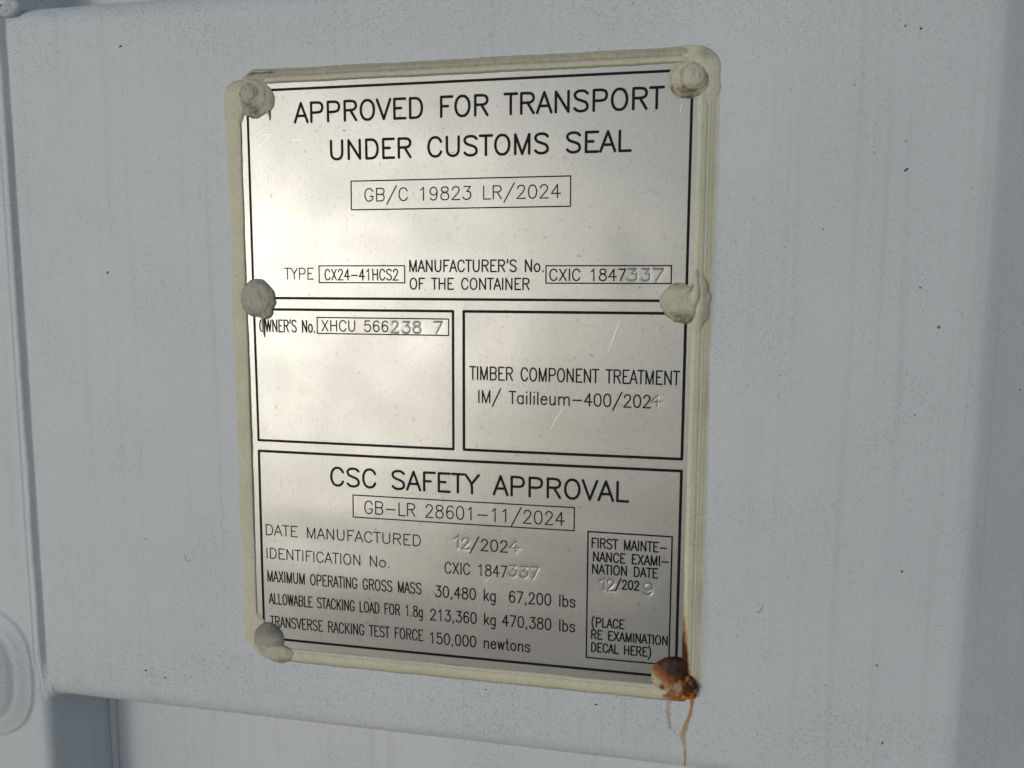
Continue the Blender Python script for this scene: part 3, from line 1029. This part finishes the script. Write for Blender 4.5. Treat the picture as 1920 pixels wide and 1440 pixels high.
# corner swellings of the bead
blob('sealant_smear', [(-11.0, -0.5), (-9.2, 3.4), (-5.2, 4.7), (-2.0, 5.1), (1.3, 8.6), (6.5, 8.9), (13.4, 7.4), (12.6, 2.6), (6.2, 2.2), (-1.6, -10.1), (-3.0, -15.1), (-6.5, -17.5), (-10.2, -14.6), (-10.9, -7.4)],
     0.1, 2.5, sealant, seal, 2.8, .5, (), 2.0, lambda x, z, q: {'grime_shade': .25 + .5 * float(smooth01((z + 2) / 9)) + .5 * float(smooth01((q - .85) / .15))})
blob('sealant_smear', [(172.0, 7.6), (178.0, 8.8), (184.5, 9.3), (190.0, 8.3), (194.2, 4.9), (195.2, -2.6), (194.4, -10.6), (191.2, -18.0), (187.4, -13.8), (183.3, 1.5), (178.1, 2.6)],
     0.1, 2.1, sealant, seal, 2.0, .4, (), 6.0, lambda x, z, q: {'grime_shade': .10 + .8 * bell(x, 190, 3.4) * bell(z, 6.2, 2.4) + .4 * float(smooth01((q - .9) / .1)), 'fade': .6 * float(smooth01((q - .82) / .18)) * float(smooth01((x - 190) / 3))})
blob('sealant_smear', [(-10.6, -228.0), (-10.2, -238.0), (-7.6, -246.0), (-2.6, -251.2), (4.0, -253.2), (10.0, -252.6), (10.0, -246.0), (0.0, -240.0), (-2.6, -230.0), (-6.5, -225.0)],
     0.1, 2.3, sealant, seal, 4.0, .4, (), 15.0, lambda x, z, q: {'grime_shade': .15 + .3 * float(smooth01((-248 - z) / 4)), 'fade': .7 * float(smooth01((q - .8) / .2)) * float(smooth01((-2 - x) / 4))})
blob('sealant_smear', [(189.5, -74.1), (192.1, -77.7), (193.4, -83.1), (193.6, -88.8), (192.3, -95.8), (189.6, -101.7), (186.8, -96.8), (186.6, -84.7), (187.6, -78.3)],
     -0.2, 2.6, sealant, seal, 2.6, .5, (), 8.0, lambda x, z, q: {'grime_shade': .12 + .5 * bell(x, 192, 1.6)})

# ------------------------------------------------------------------ the six rivets under their sealant caps
GRP = 'sealed rivets holding the plate'


def rivet(label, loc):
    return empty('rivet', label, 'rivet', (loc[0] * MM, 0.0, loc[1] * MM), GRP)


def low_dirt(zc, cream, g0=.2):
    return lambda x, z, q: {'grime_shade': g0 + .75 * float(smooth01((zc - z) / 6)) * (0.6 + .5 * nz(x, z, 4, .4)) + .35 * float(smooth01((q - .9) / .1)), 'cream': cream}


# top left: round cap with the rivet's dome showing, a thin drip at its lower right
r = rivet('grey sealed rivet at top left plate corner, domed nub and thin drip', (4.0, -2.5))
blob('sealant_cap', [(1.3, 6.9), (6.3, 5.9), (10.0, 1.6), (12.5, -1.5), (13.0, -4.9), (11.6, -7.7), (7.7, -9.8), (3.8, -11.7), (0.3, -10.7), (-2.5, -8.9), (-4.7, -5.3), (-4.8, -1.3), (-3.3, 3.7)],
     -0.8, 1.6, cap_mat, r, 4.5, .9, [(2.2, -2.2, 6.3, .6), (9.6, -3.0, 2.6, .4)], 1.0,
     lambda x, z, q: {'grime_shade': .15 + .8 * float(smooth01((-3.0 - z) / 5)) * float(smooth01((7.5 - x) / 4)) + .8 * bell(math.hypot(x - 1.6, z + 1.6), 4.1, .55) * (1 if z > -2.5 else .5) + .45 * bell(math.hypot(x - 2.2, z + 2.2), 6.9, .45) + .3 * float(smooth01((q - .9) / .1)), 'cream': .6})
blob('rivet_head', [(1.6 + 3.4 * math.cos(t), -1.6 + 3.4 * math.sin(t)) for t in np.linspace(0, 6.0, 12)], -2.6, 1.6, cap_mat, r, 2.2, .6, [(0.4, -0.4, .9, .45), (2.4, -0.6, .7, .3)], 3.0, low_dirt(-2.0, .5, .15), freq=.7)
tube('sealant_drip', [(9.6, -1.7, -8.4), (9.9, -1.6, -9.6), (10.3, -1.5, -10.8), (10.2, -1.35, -12.4)], [.9, .55, .3, .12], cap_mat, r, 8)
tube('sealant_string', [(1.0, -2.2, 6.6), (4.0, -2.7, 7.6), (7.5, -2.6, 7.2), (10.5, -2.6, 7.4), (12.0, -2.4, 6.8)], [.35, .5, .4, .55, .3], cap_mat, r, 8)

# top right: cream cap, big nub
r = rivet('cream sealed rivet at top right plate corner, large nub, greenish dirt below', (183.5, -3.5))
blob('sealant_cap', [(183.3, 4.1), (187.9, 2.9), (191.1, -1.4), (191.8, -6.0), (189.3, -9.4), (186.2, -10.2), (182.6, -10.8), (178.4, -9.0), (176.0, -5.8), (175.4, -2.2), (177.7, 1.3), (180.2, 3.2)],
     -0.8, 1.7, cap_mat, r, 4.5, .8, [(183.8, -3.4, 6.2, .5)], 12.0,
     lambda x, z, q: {'grime_shade': .06 + .85 * float(smooth01((-4.0 - z) / 4)) * float(smooth01((189 - x) / 4)) + .55 * bell(math.hypot(x - 185.6, z + 2.9), 4.9, .6) + .4 * bell(math.hypot(x - 183.8, z + 3.4), 6.8, .4), 'cream': .85})
blob('rivet_head', [(185.6 + 4.2 * math.cos(t), -2.9 + 4.0 * math.sin(t)) for t in np.linspace(0, 6.0, 12)], -2.4, 1.5, cap_mat, r, 2.8, .6, [(184.6, -1.4, 1.3, .5), (187.2, -2.4, 1.1, .4)], 5.0, low_dirt(-3.6, .8, .1), freq=.7)

# middle left: flattened grey cap with cracks
r = rivet('sealed rivet halfway down the left edge, flat round grey cap with fine cracks', (2.0, -88.0))
blob('sealant_cap', [(0.6, -78.9), (5.2, -79.5), (8.3, -82.4), (10.4, -86.3), (10.5, -89.9), (9.0, -92.3), (8.7, -95.3), (6.6, -96.6), (2.0, -95.7), (-2.0, -94.9), (-5.2, -91.9), (-6.2, -87.6), (-5.6, -84.0), (-2.8, -80.4)],
     -0.9, 2.1, cap_mat, r, 5.5, .9, [(1.3, -87.2, 6.6, .4)], 21.0, lambda x, z, q: {'grime_shade': .25 + .5 * float(smooth01((-89 - z) / 6)) * float(smooth01((4 - x) / 6)) + .5 * bell(math.hypot(x - 1.3, z + 87.2), 7.2, .4) + .45 * bell(x + .25 * z + 17.2, 0, .35) + .3 * float(smooth01((q - .88) / .1)), 'cream': .3, 'grey': .08})
tube('sealant_string', [(4.4, -1.6, -96.4), (4.2, -1.5, -98.5), (4.4, -1.4, -101.5), (4.7, -1.25, -104.5)], [.5, .65, .5, .12], cap_mat, r, 8)

# middle right: cream cap drawn up into a peak
r = rivet('sealed rivet halfway down the right edge, cream cap drawn up into a pointed tail', (183.0, -88.5))
blob('sealant_cap', [(182.8, -79.9), (186.0, -81.3), (188.6, -82.0), (191.3, -84.2), (191.9, -86.8), (191.0, -90.6), (188.0, -95.5), (184.3, -96.4), (180.0, -95.3), (176.7, -92.4), (174.5, -88.1), (175.4, -84.2), (178.5, -81.3)],
     -0.8, 2.3, cap_mat, r, 4.0, .8, (), 31.0, lambda x, z, q: {'grime_shade': .10 + .8 * float(smooth01((-89 - z) / 5)) + .7 * float(smooth01((z + 84) / 4)) * float(smooth01((186 - x) / 4)), 'cream': .8})  # dirt on the lower part; shade painted into the upper left edge
tube('sealant_peak', [(187.6, -2.2, -89.5), (188.2, -2.4, -86.0), (188.5, -2.2, -82.5), (188.5, -2.0, -79.0), (188.6, -1.9, -75.0)], [1.2, 2.0, 1.8, 1.0, .25], sealant, r, 12,
     {'grime_shade': [.2] * 60, 'fade': [0] * 60, 'rust': [0] * 60})
tube('sealant_string', [(184.0, -3.2, -84.6), (186.2, -3.5, -83.0), (187.4, -3.5, -81.0)], [.2, .5, .3], cap_mat, r, 8)

# bottom left: dark grey dome above a ragged cream lip
r = rivet('dark grey sealed rivet at bottom left plate corner over a torn cream lip', (2.0, -241.0))
blob('sealant_cap', [(1.8, -234.3), (6.5, -235.9), (9.5, -239.6), (9.9, -243.5), (6.2, -246.8), (1.3, -248.0), (-3.5, -246.1), (-5.4, -240.9), (-3.2, -236.7)],
     -0.9, 2.9, cap_mat, r, 3.0, .4, (), 41.0, lambda x, z, q: {'grime_shade': .1, 'grey': .35 + .6 * float(smooth01((z + 242) / 5)), 'cream': 0.0})
blob('sealant_lip', [(-4.9, -241.0), (-0.6, -242.8), (3.3, -242.4), (7.3, -244.9), (12.1, -246.1), (15.7, -248.2), (12.5, -251.6), (3.2, -252.1), (-1.8, -249.1), (-4.8, -245.5)],
     -1.5, 1.9, cap_mat, r, 3.0, 1.4, [(-1.0, -246.0, 2.0, .5)], 43.0, lambda x, z, q: {'grime_shade': .15 + .5 * float(smooth01((2 - x) / 5)) + .5 * float(smooth01((-249 - z) / 3)), 'cream': .9}, freq=.5)

# bottom right: rusted through
r = rivet('rusted rivet at the bottom right corner of the plate, brown and orange crust bleeding down', (184.5, -242.0))
blob('sealant_cap', [(178.6, -234.9), (181.6, -233.6), (184.5, -232.9), (187.8, -233.4), (189.6, -237.2), (190.3, -240.7), (188.1, -245.5), (183.1, -248.2), (179.0, -248.2), (176.9, -247.2), (174.8, -242.3), (175.9, -238.0)],
     -0.8, 2.9, crust_mat, r, 3.4, .6, (), 61.0, lambda x, z, q: {'rust': float(np.clip(.50 + .075 * (x - 179.0) + .10 * (z + 241.0), -.15, 1.0)) + .75 * bell(x, 179.5, 1.1) * bell(z, -246.3, 1.6) + .5 * bell(x, 176.9, .9) * bell(z, -246.6, 1.2), 'grime_shade': .12 + .9 * float(smooth01((-242.5 - z) / 3))})
blob('rust_crust', [(184.5, -240.4), (188.0, -239.8), (191.0, -240.6), (193.1, -243.4), (194.3, -245.1), (194.2, -247.4), (193.3, -249.6), (189.4, -250.9), (185.5, -251.2), (183.3, -252.2), (180.1, -251.3), (181.5, -248.7), (183.3, -246.2)],
     -1.2, 2.7, crust_mat, r, 2.4, 2.6, [(184.5, -245.0, 2.0, .9), (191.5, -246.5, 2.0, .9)], 63.0, lambda x, z, q: {'rust': .5 + .5 * float(smooth01((x - 186) / 4)) - .34 * bell(x, 186.0, 2.0) * bell(z, -245.4, 2.2), 'grime_shade': 1.0}, freq=.55)
for cx, cz, rx, rz, h in ((182.3, -250.2, 2.5, 1.1, 1.5), (190.6, -243.4, 1.6, 1.4, 1.6), (193.2, -245.6, 1.0, 1.4, 1.3), (187.2, -248.7, 1.7, 1.1, 1.5), (192.0, -249.2, 1.4, 1.0, 1.3)):
    blob('rust_flake', [(cx + rx * math.cos(t), cz + rz * math.sin(t)) for t in np.linspace(0, 6.0, 12)], -2.3, h * .8, crust_mat, r, 2.4, 1.6, (), cx, lambda x, z, q: {'rust': .40 + .5 * float(smooth01((cx - 184) / 6)), 'grime_shade': 1.2}, freq=.8)

# ------------------------------------------------------------------ rust that has run down the paint


def stain(path, base_lift, parent, yfn):
    """path: (x, z, half width, strength, deep)"""
    pts = []
    for a, b in zip(path[:-1], path[1:]):
        n = max(2, int(math.hypot(b[0] - a[0], b[1] - a[1]) / 0.6))
        for k in range(n):
            pts.append([a[i] + (b[i] - a[i]) * k / n for i in range(5)])
    pts.append(list(path[-1]))
    V, S, D = [], [], []
    cs = np.linspace(-1, 1, 9)
    for i, p in enumerate(pts):
        q = pts[min(i + 1, len(pts) - 1)]
        o = pts[max(i - 1, 0)]
        tx, tz = q[0] - o[0], q[1] - o[1]
        L = math.hypot(tx, tz) or 1
        nxx, nzz = -tz / L, tx / L
        w = 1.3 * p[2] * (1 + .35 * nz(p[1], p[0], 3, .5))
        for c in cs:
            x, z = p[0] + nxx * c * w, p[1] + nzz * c * w
            V.append((x, yfn(x, z) - base_lift, z))
            S.append(p[3] * (1 - abs(c) ** 1.6))
            D.append(p[4])
    return fix_normals(mesh_obj('rust_stain', V, grid_faces(len(pts), len(cs)), stain_mat, parent, True, {'strength': S, 'deep': D}))


stain([(192.0, -249.5, .9, 1.1, 1.0), (191.7, -255.3, .8, 1.0, .7), (190.8, -259.8, .9, .9, .5), (189.6, -263.3, 1.2, .8, .3), (188.5, -266.9, 1.9, .75, .1), (188.8, -269.8, 1.5, .7, .1),
       (189.5, -273.2, .75, .75, .2), (189.7, -277.6, .65, .8, .3), (189.7, -284.0, .65, .8, .3), (189.7, -292.0, .8, .7, .2)], 0.12, door, door_y)
stain([(182.6, -250.8, 1.8, .55, .2), (182.1, -257.8, 1.6, .50, .1), (182.8, -261.7, 1.1, .6, .2), (183.5, -265.0, 1.0, .55, .1), (185.6, -267.2, .8, .5, .1), (187.8, -268.5, .8, .5, 0)], 0.06, door, door_y)

# black flecks stuck to the paint, and a few hairs
for fx, fz, fw, fh, rot in ((263.6, -38.3, 1.1, .42, .7), (-72.5, -76.3, 1.0, .42, .8), (-63.0, -264.9, 1.0, .40, .1), (-52.9, -267.3, .8, .34, 0), (-36.7, -284.2, .7, .45, .2),
                            (-60.3, 21.8, .9, .45, .4), (152.3, -258.1, .8, .35, -.1), (267.2, -263.9, .35, .75, 0), (104.0, -256.6, .45, .3, .3), (266.0, 12.0, .55, .4, .2), (263.0, -28.0, .3, .3, 0),
                            (116.0, -262.5, .5, .22, .2), (-60.0, -200.0, .35, .35, 0), (235.0, -60.0, .35, .3, 0)):
    V = []
    for q in (0.02, .55, 1.0):
        for k in range(12):
            t = 2 * math.pi * k / 12
            a = q * fw * (1 + .3 * nz(math.cos(t), math.sin(t), fx)) * math.cos(t)
            b = q * fh * (1 + .3 * nz(math.cos(t), math.sin(t), fz)) * math.sin(t)
            x, z = fx + a * math.cos(rot) - b * math.sin(rot), fz + a * math.sin(rot) + b * math.cos(rot)
            V.append((x, door_y(x, z) - .22 * (1 - q * q) + .02, z))
    F = [(i * 12 + k, i * 12 + (k + 1) % 12, (i + 1) * 12 + (k + 1) % 12, (i + 1) * 12 + k) for i in range(2) for k in range(12)] + [tuple(range(12))]
    fix_normals(mesh_obj('black_fleck', V, F, chip_mat, door))
for pts in ([(216.0, -212.6), (217.6, -211.4), (218.4, -209.8), (218.5, -208.2)], [(-40.0, -206.0), (-39.2, -208.6), (-37.4, -209.4), (-36.4, -207.6)]):
    tube('stuck_hair', [(x, door_y(x, z) - .08, z) for x, z in pts], [.05, .13, .12, .04], chip_mat, door, 6)
